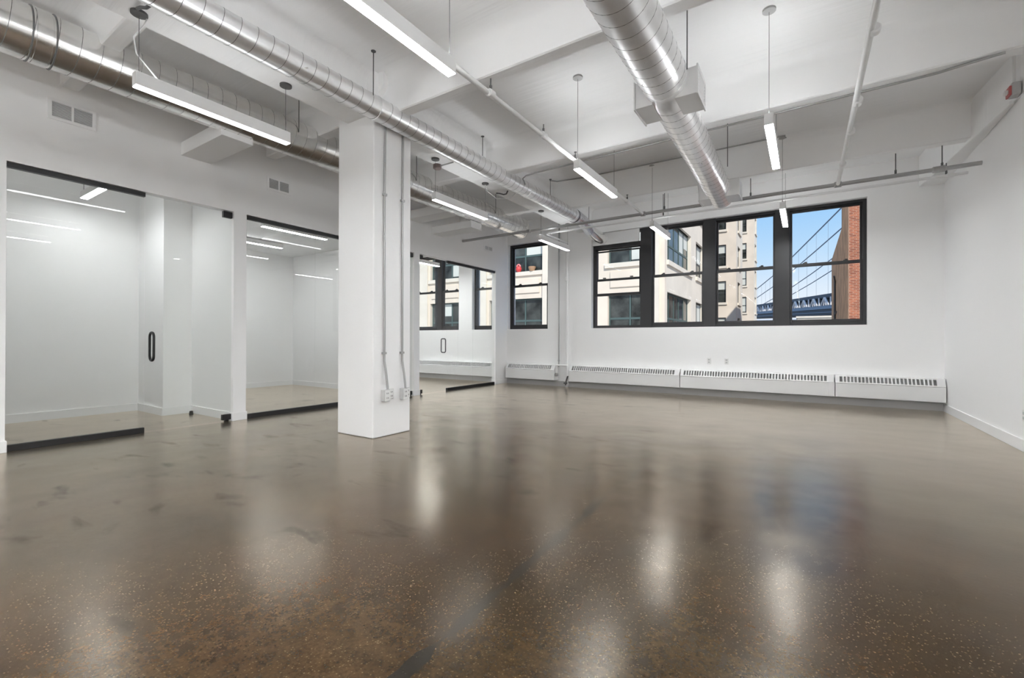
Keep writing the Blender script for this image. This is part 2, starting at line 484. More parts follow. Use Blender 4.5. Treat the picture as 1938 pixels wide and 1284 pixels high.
# edge girder on the right wall, slightly skewed to it
eg = MB()
p0 = [(1.828, 6.55), (1.53, YF), (XR, YF), (XR, 6.55)]
n4 = [(x, y, 3.60) for x, y in p0] + [(x, y, CZ) for x, y in p0]
eg.add(n4, [(0, 1, 2, 3), (4, 5, 6, 7), (0, 1, 5, 4), (1, 2, 6, 5), (2, 3, 7, 6), (3, 0, 4, 7)])
eg.build('edge_beam', CEIL, ceil, bevel=0.02)

# column
col = thing('column', (-4.33, 3.63, 0), 'square white painted concrete column carrying two conduits', 'column')
MB((-4.33, 3.63, 0)).box(-4.645, -4.02, 3.345, 3.905, 0, CZ).build('shaft', COLM, col, bevel=0.012)
MB((-4.33, 3.63, 0)).prism([(-4.25, 3.62), (-3.93, 3.95), (-3.93, CZ), (-4.25, CZ)], 'y', 3.40, 3.85).build('haunch', CEIL, col)

# ------------------------------------------------------------------ windows
def sash(parent, x0, x1, z0, z1, y0, y1, st=0.035, rail_b=0.05, rail_t=0.035, locks=False):
    ox = Vector(((x0 + x1) / 2, y0, z0))
    s = MB(ox)
    s.box(x0, x0 + st, y0, y1, z0, z1).box(x1 - st, x1, y0, y1, z0, z1)
    s.box(x0 + st, x1 - st, y0, y1, z0, z0 + rail_b).box(x0 + st, x1 - st, y0, y1, z1 - rail_t, z1)
    so = s.build('sash', FRAME, parent, bevel=0.003)
    ym = (y0 + y1) / 2
    MB(ox).box(x0 + st, x1 - st, ym - 0.004, ym + 0.004, z0 + rail_b, z1 - rail_t).build('pane', WGLASS, so)
    if locks:
        for q in (0.22, 0.78):
            xx = x0 + (x1 - x0) * q
            MB(ox).box(xx - 0.035, xx + 0.035, y0 + 0.004, y1 + 0.006, z1 - 0.001, z1 + 0.014).box(xx - 0.012, xx + 0.03, y0 + 0.008, y1, z1 + 0.014, z1 + 0.03).build('sash_lock', FRAME, so)
    return so

FY0, FY1 = 9.80, 9.93
def window(name, x0, x1, mull, label, special=False):
    t = thing(name, ((x0 + x1) / 2, FY0, WZ0), kind='structure'); t['label'] = label
    fr = MB(t.location)
    fr.box(x0, x0 + 0.055, FY0, FY1, WZ0, WZ1).box(x1 - 0.055, x1, FY0, FY1, WZ0, WZ1)
    fr.box(x0 + 0.055, x1 - 0.055, FY0, FY1, WZ0, WZ0 + 0.06).box(x0 + 0.055, x1 - 0.055, FY0, FY1, WZ1 - 0.05, WZ1)
    fr.build('frame', FRAME, t, bevel=0.004)
    edges = [x0 + 0.055]
    for a, b in mull:
        MB(t.location).box(a, b, FY0 - 0.03, FY1, WZ0 + 0.001, WZ1 - 0.001).build('mullion', FRAME, t, bevel=0.006)
        edges += [a, b]
    edges.append(x1 - 0.055)
    for i in range(0, len(edges), 2):
        a, b = edges[i], edges[i + 1]
        if special and i == 0:
            MB(t.location).box(a, b, FY0 - 0.01, FY1, 3.20, 3.29).build('head_rail', FRAME, t)
            MB(t.location).box(a - 0.05, b - 0.05, FY0 - 0.04, FY0 - 0.015, 3.292, WZ1 - 0.002).build('blanking_panel', SHEET, t, label='bare metal sheet closing the window top')
            MB(t.location).box(a - 0.05, b - 0.05, FY0 - 0.055, FY0 - 0.012, 3.285, 3.315).box(b - 0.05, b - 0.02, FY0 - 0.055, FY0 - 0.012, 3.285, WZ1 - 0.002).build('panel_trim', TRIM, t)
            sash(t, a, b, 2.47, 3.20, FY0 + 0.06, FY0 + 0.10, rail_b=0.05, rail_t=0.02)
            sash(t, a, b, 2.12, 3.15, FY0 + 0.01, FY0 + 0.05, rail_b=0.06, rail_t=0.03)
            # lock pair on the meeting rail
            for q in (0.2, 0.8):
                xx = a + (b - a) * q
                MB(t.location).box(xx - 0.03, xx + 0.03, FY0, FY0 + 0.05, 2.52, 2.54).build('sash_lock', FRAME, t)
        else:
            sash(t, a, b, WZ0 + 0.06, 2.52, FY0 + 0.01, FY0 + 0.05, rail_t=0.05, locks=True)
            sash(t, a, b, 2.47, WZ1 - 0.05, FY0 + 0.06, FY0 + 0.10, rail_b=0.05)
    return t
window('window_1', -6.45, -5.28, [], 'single black double-hung window beside the pipe risers')
window('window_2', -4.14, 0.875, [(-3.03, -2.78), (-1.745, -1.51), (-0.487, -0.247)], 'wide four-bay black double-hung window', special=True)
window('window_3', -10.0, -8.09, [(-9.05, -8.80)], 'two-bay black window inside the far glass office')
window('window_4', -7.62, -6.64, [], 'narrow black window inside the far office near the partition end')

# ------------------------------------------------------------------ glass fronts and doors
RZ = HEADZ - 0.005
def front(y0, y1, joints, label):
    t = thing('glass_partition', (XG, (y0 + y1) / 2, 0), label, 'glass partition', 'fixed glass office fronts')
    MB(t.location).box(XG - 0.025, XG + 0.025, y0, y1, RZ - 0.047, RZ).build('top_rail', BLACK, t)
    MB(t.location).box(XG - 0.025, XG + 0.025, y0, y1, 0.001, 0.062).build('bottom_rail', BLACK, t)
    e = [y0] + joints + [y1]
    for a, b in zip(e[:-1], e[1:]):
        MB(t.location).box(XG - 0.006, XG + 0.006, a + 0.0015, b - 0.0015, 0.062, RZ - 0.047).build('pane', GLASS, t)
    return t
front(0.98, 2.075, [], 'fixed glass panel left of the black-handled door, nearest office')
front(3.21, 5.30, [4.277], 'fixed glass front of the middle office left of the column')
front(7.41, 9.172, [8.32], 'fixed glass front of the far office by the window wall')

def door(name, y0, y1, hinge_hi, hy, hm, label, hr=0.0135, hz=(0.845, 1.18, 0.058)):
    t = thing(name, (XG, (y0 + y1) / 2, 0), kind='structure'); t['label'] = label
    MB(t.location).box(XG - 0.006, XG + 0.006, y0 + 0.003, y1 - 0.004, 0.012, RZ - 0.006).build('pane', GLASS, t)
    a, b = (y1 - 0.115, y1 - 0.004) if hinge_hi else (y0 + 0.004, y0 + 0.115)
    MB(t.location).box(XG - 0.024, XG + 0.024, a, b, RZ - 0.085, RZ - 0.004).build('patch_fitting', BLACK, t, bevel=0.003)
    MB(t.location).box(XG - 0.024, XG + 0.024, a, b, 0.02, 0.095).box(XG - 0.015, XG + 0.015, a + 0.03, b - 0.03, 0.0, 0.02).build('patch_fitting', BLACK, t, bevel=0.003)
    if hy is not None:
        h = MB(t.location)
        # back-to-back pull: one rounded ring standing square to the glass
        zl, zh, hw, r = hz[0], hz[1], 0.062, hr
        cr_ = hz[2]
        pts = []
        for cx, cz, a0 in ((hw - cr_, zh - cr_, 0), (-hw + cr_, zh - cr_, 90), (-hw + cr_, zl + cr_, 180), (hw - cr_, zl + cr_, 270)):
            for k in range(7):
                q = math.radians(a0 + 15 * k)
                pts.append((XG + cx + cr_ * math.cos(q), hy, cz + cr_ * math.sin(q)))
        pts.append(pts[0])
        h.tube(pts, r, 10, cap=False)
        h.build('handle', hm, t, smooth=True)
    return t
door('door_1', 2.078, 3.036, True, 2.15, BLACK, 'frameless glass door with black loop handle')
door('door_2', 5.303, 6.382, True, None, BLACK, 'frameless glass door hidden behind the column')
door('door_3', 6.538, 7.407, False, 7.30, CHROME, 'frameless glass door with slim steel loop handle', 0.012, (0.835, 1.13, 0.035))
tag(MB((-7.55, 2.97, 0)).tube([(-7.55, 2.97, 0.0), (-7.55, 2.97, 0.05)], [0.028, 0.02], 14).build('door_stop', BLACK, smooth=True), 'small black door stop on the floor inside the near office', 'door stop')

# ------------------------------------------------------------------ ducts
def helix(o, axis0, axis1, r, pitch, n=26, w=0.0028, phase=0.0):
    a = Vector(axis0); b = Vector(axis1); L = (b - a).length; t = (b - a).normalized()
    e1 = t.cross(Vector((0, 0, 1))).normalized(); e2 = e1.cross(t)
    N = int(L / pitch * n)
    vs = []; fs = []
    for i in range(N + 1):
        q = 2 * math.pi * i / n + phase
        p = a + t * (L * i / N)
        rd = e1 * math.cos(q) + e2 * math.sin(q)
        vs += [p + rd * (r - 0.002) - t * w, p + rd * (r + 0.0016) - t * w * 0.5, p + rd * (r + 0.0016) + t * w * 0.5, p + rd * (r - 0.002) + t * w]
        if i:
            k = 4 * i
            for j in range(3):
                fs.append((k - 4 + j, k - 3 + j, k + 1 + j, k + j))
    return MB(o).add(vs, fs)

def ring(o, c, t, r, w, th=0.006):
    c = Vector(c); t = Vector(t).normalized()
    return MB(o).tube([c - t * w / 2, c - t * w / 2 + t * 0.003, c + t * w / 2 - t * 0.003, c + t * w / 2], [r, r + th, r + th, r], 40)

def duct(name_loc, pts, label, m, pitch, collars=(), cap=True):
    t = thing('spiral_duct', name_loc, label, 'air duct')
    for i, (a, b, r) in enumerate(pts):
        MB(name_loc).tube([a, b], r, 56, cap=True).build('pipe_section', m, t, smooth=True)
        helix(name_loc, a, b, r, pitch).build('spiral_seam', SEAM, t)
    for c, tt, r, w in collars:
        ring(name_loc, c, tt, r, w).build('collar', m, t, smooth=True)
    return t
AX, AZ, AR = -5.45, 3.655, 0.218
dA = duct((AX, 1.0, AZ), [((AX, YB + 0.02, AZ), (AX, 8.74, AZ), AR)], 'long galvanised spiral duct running above the glass office fronts', DUCT, 0.1397,
          [((AX, 1.00, AZ), (0, 1, 0), AR, 0.10), ((AX, 8.72, AZ), (0, 1, 0), AR, 0.04), ((AX, 6.0, AZ), (0, 1, 0), AR, 0.08)])
# rings on the big collar
for y in (0.93, 1.07):
    ring((AX, 1.0, AZ), (AX, y, AZ), (0, 1, 0), AR + 0.002, 0.012, 0.008).build('collar_bead', SEAM, dA, smooth=True)
for y in (3.2, 5.2, 7.4):
    MB((AX, 1.0, AZ)).tube([(AX + AR + 0.006, y, AZ), (AX + AR + 0.006, y, CZ)], 0.005, 8).build('hanger_rod', DARK, dA)
BX, BZ, BR = -3.872, 3.588, 0.122
dB = duct((BX, 2.0, BZ), [((BX, YB + 0.02, BZ), (BX, 8.15, BZ), BR)], 'slim galvanised spiral duct passing in front of the column top', DUCTB, 0.130,
          [((BX, 3.25, BZ), (0, 1, 0), BR, 0.05), ((BX, 6.35, BZ), (0, 1, 0), BR, 0.05), ((BX, 8.13, BZ), (0, 1, 0), BR, 0.06)])
for y in (3.12, 5.3, 7.4):
    s = 1 if y < 4 else -1
    MB((BX, 2.0, BZ)).tube([(BX + s * 0.11, y, BZ + 0.05), (BX + s * 0.11, y, CZ)], 0.005, 8).tube([(BX + s * 0.11, y, CZ - 0.006), (BX + s * 0.11, y, CZ)], 0.025, 12).build('hanger_rod', DARK, dB, smooth=True)
# duct C: wide part, reducer, narrow part
CA, CB_, CC, CD = Vector((-1.07, YB + 0.02, 3.50)), Vector((-1.087, 4.20, 3.495)), Vector((-1.10, 4.36, 3.455)), Vector((-1.125, 7.83, 3.395))
R1, R2 = 0.203, 0.178
LC = (-1.09, 4.2, 3.49)
dC = duct(LC, [(CA, CB_, R1), (CC, CD, R2)], 'wide galvanised spiral duct with square registers running to the big window', DUCTB, 0.147)
MB(LC).tube([CB_ - Vector((0, 0.03, 0)), CB_ + Vector((0, 0.06, -0.003)), CC, CC + Vector((0, 0.04, 0))], [R1 + 0.004, R1 + 0.003, R2 + 0.004, R2 + 0.004], 56).build('reducer', DUCTB, dC, smooth=True)
def register(parent, o, c, s, y0, y1, x0, x1, z0, z1):
    m_ = MB(o).box(x0, x1, y0, y1, z0, z1)
    r = m_.build('register_box', SHEET, parent, bevel=0.003)
    xo = x1 if s > 0 else x0
    g = MB(o)
    g.box(xo, xo + s * 0.012, y0 - 0.012, y1 + 0.012, z0 - 0.012, z0 + 0.02).box(xo, xo + s * 0.012, y0 - 0.012, y1 + 0.012, z1 - 0.02, z1 + 0.012)
    g.box(xo, xo + s * 0.012, y0 - 0.012, y0 + 0.02, z0 + 0.02, z1 - 0.02).box(xo, xo + s * 0.012, y1 - 0.02, y1 + 0.012, z0 + 0.02, z1 - 0.02)
    for k in range(7):
        zz = z0 + 0.035 + k * (z1 - z0 - 0.07) / 6
        g.box(xo, xo + s * 0.010, y0 + 0.02, y1 - 0.02, zz, zz + 0.006)
    g.build('register_grille', SHEET, r)
    return r
for y0, y1, xc, zc in ((4.22, 4.58, -1.10, 3.40), (7.36, 7.72, -1.12, 3.36)):
    register(dC, LC, None, 1, y0, y1, xc + 0.10, xc + 0.29, zc - 0.10, zc + 0.14)
    register(dC, LC, None, -1, y0, y1, xc - 0.26, xc - 0.10, zc - 0.10, zc + 0.14)
for y in (4.15, 6.6):
    zz = 3.49 if y < 5 else 3.43
    MB(LC).tube([(-1.087 + 0.21, y, zz), (-1.087 + 0.21, y, CZ)], 0.005, 8).build('hanger_rod', DARK, dC)
# foil connector from the slim duct to the window panel
fx = thing('flexible_duct', (-3.9, 9.0, 3.45), 'crumpled foil duct elbow joining the slim duct to the window panel', 'air duct')
MB(fx.location).tube([(BX, 8.12, BZ), (BX, 8.30, BZ), (BX - 0.01, 8.62, BZ - 0.01), (BX - 0.02, 8.86, BZ - 0.05), (-3.90, 9.02, BZ - 0.12)], [0.125, 0.128, 0.118, 0.126, 0.118], 24).build('foil_sleeve', FOIL, fx, smooth=True)
MB(fx.location).tube([(-3.90, 9.0, BZ - 0.11), (-3.905, 9.2, 3.45), (-3.91, 9.40, 3.435), (-3.91, 9.755, 3.43)], [0.115, 0.125, 0.125, 0.125], 28).build('elbow', DUCT, fx, smooth=True)
ring(fx.location, (-3.91, 9.74, 3.43), (0, 1, 0), 0.127, 0.03).build('collar', DUCTB, fx, smooth=True)
ring(fx.location, (BX, 8.20, BZ), (0, 1, 0), 0.128, 0.02, 0.006).build('clamp', DARK, fx, smooth=True)
MB(fx.location).tube([(BX + 0.01, 8.9, BZ + 0.05), (BX + 0.01, 8.9, CZ)], 0.006, 8).build('hanger_rod', DARK, fx)
# rectangular branches into the offices
for y0, y1, z0, z1, lab in ((2.42, 2.76, 3.375, 3.535, 'white boxed branch duct entering the wall right of the left vent'),
                            (6.20, 6.54, 3.44, 3.60, 'white boxed branch duct just right of the column'),
                            (6.87, 7.21, 3.29, 3.43, 'white boxed branch duct nearest the far office window')):
    t = thing('branch_duct', (-6.0, (y0 + y1) / 2, z0), lab, 'air duct', 'boxed branch ducts')
    MB(t.location).box(XL, AX + 0.02, y0, y1, z0, z1).build('box', WALL, t, bevel=0.004)

# ------------------------------------------------------------------ pendant lights
def pendant(x, y0, y1, label, zc, ycab, z0=3.04, dark=False, cord=None, upl=None):
    o = (x, (y0 + y1) / 2, z0)
    t = thing('pendant_light', o, label, 'light', 'linear pendant lights')
    w2, h = 0.0375, 0.11
    MB(o).box(x - w2, x + w2, y0, y1, z0 + 0.006, z0 + h).build('housing', LIGHTB, t, bevel=0.002)
    MB(o).box(x - w2 + 0.004, x + w2 - 0.004, y0 + 0.004, y1 - 0.004, z0, z0 + 0.0055).build('lens', FILL_LENS_REAR if y0 < 0 else LENS_LEFT if dark else LENS, t)
    MB(o).box(x - w2 + 0.008, x + w2 - 0.008, (upl or (y0, y1))[0] + 0.01, (upl or (y0, y1))[1] - 0.01, z0 + h + 0.0005, z0 + h + 0.003).build('added_uplight', FILLUP_REAR if y0 < 0 else FILLUP_LOW if dark else FILLUP, t)  # glowing strip added on top of the housing to brighten the ceiling
    for y in ycab:
        MB(o).tube([(x, y, z0 + h), (x, y, z0 + h + 0.03), (x, y, z0 + h + 0.035), (x, y, zc - 0.02)], [0.005, 0.005, 0.0022, 0.0022], 6).build('cable', DARK, t)
        MB(o).tube([(x, y, zc), (x, y, zc - 0.018), (x, y, zc - 0.026)], [0.055, 0.055, 0.012], 20).build('canopy', DARK if dark else GREYP, t, smooth=True)
    if cord:
        MB(o).tube(cord, 0.005, 8).build('power_cord', LIGHTB, t, smooth=True)
    return t
rows = [(-4.31, GZ, True), (-2.175, CZ, False), (-0.28, CZ, False)]
def cable_ys(y0, y1): return (y0 + 0.03, y1 - 0.03)
pendant(-4.31, 1.30, 2.53, 'lit linear pendant in front of the big duct at upper left', GZ, cable_ys(1.30, 2.53), dark=True,
        cord=[(-4.31, 1.38, GZ - 0.02), (-4.315, 1.36, GZ - 0.08), (-4.32, 1.30, GZ - 0.2), (-4.325, 1.32, GZ - 0.32), (-4.32, 1.42, GZ - 0.42), (-4.31, 1.46, 3.15)])
pendant(-4.31, 4.62, 5.84, 'lit linear pendant in front of the big duct right of the column', GZ, cable_ys(4.62, 5.84), dark=True,
        cord=[(-4.31, 5.80, GZ - 0.02), (-4.30, 5.86, GZ - 0.12), (-4.25, 6.05, GZ - 0.2), (-4.12, 6.25, GZ - 0.16), (-4.05, 6.32, GZ - 0.06)])
pendant(-4.31, 7.60, 8.83, 'lit linear pendant in front of the single narrow window', GZ, cable_ys(7.60, 8.83), dark=True)
pendant(-2.175, 1.29, 2.52, 'largest lit linear pendant, cut by the top picture edge', CZ, cable_ys(1.29, 2.52))
pendant(-2.175, 4.66, 5.88, 'lit linear pendant between the slim duct and the wide duct', CZ, cable_ys(4.66, 5.88), upl=(4.66, 5.2))
pendant(-2.20, 7.74, 8.84, 'far linear pendant over the second window bay', CZ, (7.745, 8.80), upl=(8.56, 8.84))
pendant(-0.28, 1.29, 2.52, 'right-row linear pendant seen only as a reflection in glass', CZ, cable_ys(1.29, 2.52))
pendant(-0.28, 4.64, 5.87, 'lit linear pendant right of the wide duct, near', CZ, cable_ys(4.64, 5.87), upl=(4.64, 5.2))
pendant(-0.29, 7.72, 8.95, 'far lit linear pendant before the rightmost window mullion', CZ, (7.73, 8.92), upl=(8.56, 8.95))
for x, zc, dk in rows:  # unseen pendants added behind the camera, spaced close for fill light
    for y0 in (-1.85, -3.55, -5.25, -6.95):
        nm = {-4.31: 'left', -2.175: 'middle', -0.28: 'right'}[x]
        pendant(x, y0, y0 + 1.22, 'unseen fill pendant added to the %s row, %s behind the viewer' % (nm, {-1.85: 'first', -3.55: 'second', -5.25: 'third', -6.95: 'fourth'}[y0]), zc, cable_ys(y0, y0 + 1.22), dark=dk)
def office_light(x0, x1, y0, y1, z0, zc, label, lm=OFFLENS):
    o = ((x0 + x1) / 2, (y0 + y1) / 2, z0)
    t = thing('ceiling_light', o, label, 'light', 'office ceiling lights')
    MB(o).box(x0, x1, y0, y1, z0 + 0.006, min(z0 + 0.09, zc)).build('housing', LIGHTB, t, bevel=0.002)
    MB(o).box(x0 + 0.004, x1 - 0.004, y0 + 0.004, y1 - 0.004, z0, z0 + 0.0055).build('lens', lm, t)
    if zc > z0 + 0.1:
        for q in (0.1, 0.9):
            xx, yy = x0 + (x1 - x0) * q, y0 + (y1 - y0) * q
            MB(o).tube([(xx, yy, z0 + 0.09), (xx, yy, zc)], 0.003, 6).build('cable', DARK, t)
office_light(-8.2, -6.95, 1.90, 1.98, 3.0, 3.35, 'short bright ceiling light inside the nearest glass office')
office_light(-7.77, -7.69, 4.08, 5.30, 3.02, 3.12, 'bright linear light inside the middle glass office')
office_light(-9.3, -9.22, 4.08, 5.30, 3.02, 3.12, 'rear linear light inside the middle glass office')
office_light(-8.0, -7.92, 7.9, 8.72, 3.0, 3.7, 'white linear light inside the far glass office', FARLENS)
office_light(-9.0, -8.92, 6.9, 7.9, 3.0, 3.7, 'added linear fill light deeper inside the far glass office', FARLENS)  # extra fixture added to brighten the far office

# ------------------------------------------------------------------ pipes and conduits
def arc(c, a0, a1, r, e1, e2, n=8):
    c = Vector(c); e1 = Vector(e1); e2 = Vector(e2)
    return [c + (e1 * math.cos(a0 + (a1 - a0) * i / n) + e2 * math.sin(a0 + (a1 - a0) * i / n)) * r for i in range(n + 1)]
def pipe(o, runs, r, label, cat, m, couplings=(), rods=(), name='sprinkler_pipe', head=(), strap=None):
    t = thing(name, o, label, cat)
    for run in runs:
        MB(o).tube(run, r, 14).build('pipe', m, t, smooth=True)
    for c, d, L in couplings:
        c = Vector(c); d = Vector(d).normalized()
        MB(o).tube([c - d * L / 2, c - d * L / 2 + d * 0.008, c + d * L / 2 - d * 0.008, c + d * L / 2], [r * 1.15, r * 1.5, r * 1.5, r * 1.15], 14).build('coupling', m, t, smooth=True)
    for (x, y, z), zt in rods:
        MB(o).tube([(x, y, z + r), (x, y, zt)], 0.006, 8).tube([(x, y, z + r), (x, y, z + r + 0.05)], 0.013, 8).build('hanger_rod', DARK, t)
    for x, y, z in head:
        MB(o).tube([(x, y, z), (x, y, z + 0.05), (x, y, z + 0.06), (x, y, z + 0.085)], [0.012, 0.012, 0.006, 0.006], 8).tube([(x, y, z + 0.085), (x, y, z + 0.089)], 0.018, 10).build('sprinkler_head', DARK, t, smooth=True)
    return t
PZ = 3.33
pipe((-2.40, 4, PZ), [[(-2.385, YB, PZ), (-2.40, 7.86, PZ)]], 0.024, 'white sprinkler pipe running beside the middle row of pendants', 'pipe', PIPEW,
     [((-2.388, 3.30, PZ), (0, 1, 0), 0.08), ((-2.39, 4.28, PZ), (0, 1, 0), 0.08), ((-2.40, 7.05, PZ), (0, 1, 0), 0.08)],
     [((-2.39, 3.30, PZ), 3.47), ((-2.39, 4.28, PZ), 3.45)], head=[(-2.395, 5.1, PZ + 0.02), (-2.40, 7.05, PZ + 0.02)])
pipe((0.40, 4, PZ), [[(0.42, YB, PZ), (0.38, 7.86, PZ)]], 0.024, 'white sprinkler pipe at the upper right, nearest the right wall', 'pipe', PIPEW,
     [((0.412, 4.10, PZ), (0, 1, 0), 0.07), ((0.405, 5.25, PZ), (0, 1, 0), 0.10), ((0.40, 5.95, PZ), (0, 1, 0), 0.06), ((0.39, 7.02, PZ), (0, 1, 0), 0.06)])
pipe((0, 7.88, PZ), [[(XL, 7.885, PZ), (XR, 7.885, PZ)]], 0.027, 'thicker cross pipe spanning the room just before the far wall', 'pipe', PIPEG,
     [((-4.74, 7.885, PZ), (1, 0, 0), 0.09), ((-2.40, 7.885, PZ), (1, 0, 0), 0.09), ((0.38, 7.885, PZ), (1, 0, 0), 0.09), ((1.44, 7.885, PZ), (1, 0, 0), 0.13)],
     [((x, 7.885, PZ), 3.64) for x in (-2.03, 1.01, 1.47)] + [((-0.72, 7.885, PZ), 3.64)])
LZ = 3.388
pipe((-1, 8.46, LZ), [[(XR, 8.46, LZ), (-4.60, 8.46, LZ)] + arc((-4.60, 8.54, LZ), -math.pi / 2, -math.pi, 0.08, (1, 0, 0), (0, 1, 0)) + [(-4.68, 9.54, LZ)] + arc((-4.68, 9.54, LZ - 0.06), math.pi / 2, 0, 0.06, (0, 1, 0), (0, 0, 1)) + [(-4.68, 9.60, LZ - 0.1)]], 0.02,
     'thinner cross pipe turning to the corner riser', 'pipe', PIPEW,
     [((1.66, 8.46, LZ), (1, 0, 0), 0.08), ((-4.55, 8.46, LZ), (1, 0, 0), 0.08)], [((-2.2, 8.46, LZ), CZ), ((1.62, 8.46, LZ), 3.6)])
# risers beside the narrow window
pipe((-4.73, 9.6, 0), [[(-4.72, 9.615, 0.0), (-4.72, 9.615, 3.30)]], 0.034, 'thick vertical heating riser between the heater covers', 'pipe', PIPEW,
     [((-4.72, 9.615, 2.55), (0, 0, 1), 0.10), ((-4.72, 9.615, 0.06), (0, 0, 1), 0.05)], name='riser_pipe')
pipe((-4.95, 9.63, 0.47), [[(-4.95, 9.645, 0.47), (-4.95, 9.645, CZ)]], 0.017, 'thin vertical riser left of the thick riser', 'pipe', PIPEG,
     [((-4.95, 9.645, 0.62), (0, 0, 1), 0.04)], name='riser_pipe')
v = thing('heater_valve', (-4.8, 9.55, 0.3), 'white piped heater valve link between two heater covers', 'valve')
MB(v.location).tube([(-4.95, 9.525, 0.30), (-4.95, 9.525, 0.50), (-4.94, 9.525, 0.515), (-4.68, 9.525, 0.515), (-4.66, 9.525, 0.50), (-4.66, 9.525, 0.27)], 0.025, 12).build('pipe', PIPEW, v, smooth=True)
MB(v.location).tube([(-4.95, 9.525, 0.33), (-4.95, 9.525, 0.25)], [0.036, 0.03], 12).tube([(-4.985, 9.525, 0.29), (-4.9, 9.525, 0.29)], 0.03, 12).build('elbow', PIPEG, v, smooth=True)
MB(v.location).tube([(-4.72, 9.54, 0.05), (-4.70, 9.54, 0.16), (-4.66, 9.54, 0.27)], 0.016, 10).tube([(-4.76, 9.54, 0.10), (-4.68, 9.54, 0.10)], 0.022, 10).build('valve_body', DARK, v, smooth=True)
# conduits across the ceiling
c1 = [(-3.715, 6.06, 3.56), (-3.71, 6.02, 3.60), (-3.69, 5.95, 3.616), (-3.58, 5.87, 3.618), (-3.4, 5.85, 3.618), (-1.2, 5.785, 3.618), (1.03, 5.705, 3.618), (1.22, 5.66, 3.618), (1.45, 5.60, 3.612)]
pipe((0, 5.7, 3.6), [c1], 0.011, 'grey conduit under the second ceiling beam', 'conduit', PIPEG, name='conduit')
zt = CZ - 0.02
pipe((0, 7.6, zt), [[(-4.0, 7.40, zt), (-3.9, 7.52, zt), (-3.4, 7.60, zt), (-1.6, 7.61, zt), (-0.25, 7.62, zt)]], 0.011, 'thin conduit along the ceiling before the third beam', 'conduit', PIPEG, name='conduit')
pipe((-4.5, 5, 3.6), [[(GX0 - 0.012, 2.75, 3.66), (GX0 - 0.012, 3.33, 3.66)], [(GX0 - 0.012, 3.92, 3.66), (GX0 - 0.012, 7.9, 3.66)]], 0.011, 'thin conduit along the edge of the girder past the column', 'conduit', PIPEG, name='conduit')
pipe((-4.3, 4.7, 3.6), [[(-4.42, 4.83, GZ - 0.025), (-4.14, 4.83, GZ - 0.025)]], 0.01, 'short conduit from the junction box to the slim duct', 'conduit', PIPEG, name='conduit')
# conduits on the column
for y, zb, lab in ((3.505, 0.54, 'left conduit on the column face with outlet box below'), (3.775, 0.52, 'right conduit on the column face with outlet boxes below')):
    t = thing('column_conduit', (-4.0, y, zb), lab, 'conduit', 'column conduits')
    yy = y - 0.012
    MB(t.location).tube([(-4.006, yy, 3.60), (-4.006, yy - 0.006, 2.6), (-4.006, yy, 1.1), (-4.006, yy, 0.86), (-3.985, y, 0.70), (-3.965, y + 0.004, zb)], 0.0125, 10).build('pipe', PIPEG, t, smooth=True)
    for z in (0.95, 2.75):
        MB(t.location).box(-4.02, -3.99, yy - 0.03, yy + 0.02, z - 0.012, z + 0.012).build('strap', PIPEG, t)
def jbox(x0, x1, y0, y1, z0, z1, label, name='outlet_box', holes=True):
    t = thing(name, ((x0 + x1) / 2, (y0 + y1) / 2, z0), label, 'outlet box')
    MB(t.location).box(x0, x1, y0, y1, z0, z1).build('box', GREYP, t, bevel=0.006)
    MB(t.location).box(x1, x1 + 0.004, y0 + 0.004, y1 - 0.004, z0 + 0.004, z1 - 0.004).build('cover_plate', PLASTIC, t)
    if holes:
        ym = (y0 + y1) / 2
        for z in (z0 + (z1 - z0) * 0.3, z0 + (z1 - z0) * 0.7):
            MB(t.location).box(x1 + 0.004, x1 + 0.006, ym - 0.012, ym - 0.007, z - 0.008, z + 0.008).box(x1 + 0.004, x1 + 0.006, ym + 0.007, ym + 0.012, z - 0.008, z + 0.008).build('socket', DARK, t)
jbox(-4.02, -3.955, 3.455, 3.535, 0.405, 0.535, 'grey outlet box under the left column conduit')
jbox(-4.02, -4.008, 3.565, 3.64, 0.42, 0.535, 'flat white socket plate between the column outlet boxes')
jbox(-4.02, -3.955, 3.735, 3.81, 0.40, 0.53, 'grey outlet box under the right column conduit')
jbox(-4.02, -4.0, 3.815, 3.885, 0.41, 0.53, 'white socket plate at the far edge of the column')
def wallplate(axis, c, label, blank=False):
    x, y, z = c
    t = thing('wall_outlet', c, label, 'outlet')
    if axis == 'y':
        MB(c).box(x - 0.036, x + 0.036, y - 0.008, y, z - 0.058, z + 0.058).build('plate', PLASTIC, t, bevel=0.003)
        for s in (-1, 1):
            MB(c).box(x - 0.016, x + 0.016, y - 0.0105, y - 0.008, z + s * 0.024 - 0.014, z + s * 0.024 + 0.014).build('socket', GREYP, t)
    else:
        MB(c).box(x - 0.008, x, y - 0.036, y + 0.036, z - 0.058, z + 0.058).build('plate', PLASTIC, t, bevel=0.003)
        for s in (-1, 1):
            MB(c).box(x - 0.0105, x - 0.008, y - 0.016, y + 0.016, z + s * 0.024 - 0.014, z + s * 0.024 + 0.014).build('socket', GREYP, t)
wallplate('y', (-1.617, YF, 0.70), 'left white outlet on the wall under the big window')
wallplate('y', (-1.30, YF, 0.70), 'right white outlet on the wall under the big window')
wallplate('x', (XR, 6.58, 0.36), 'white outlet low on the right wall at the picture edge')
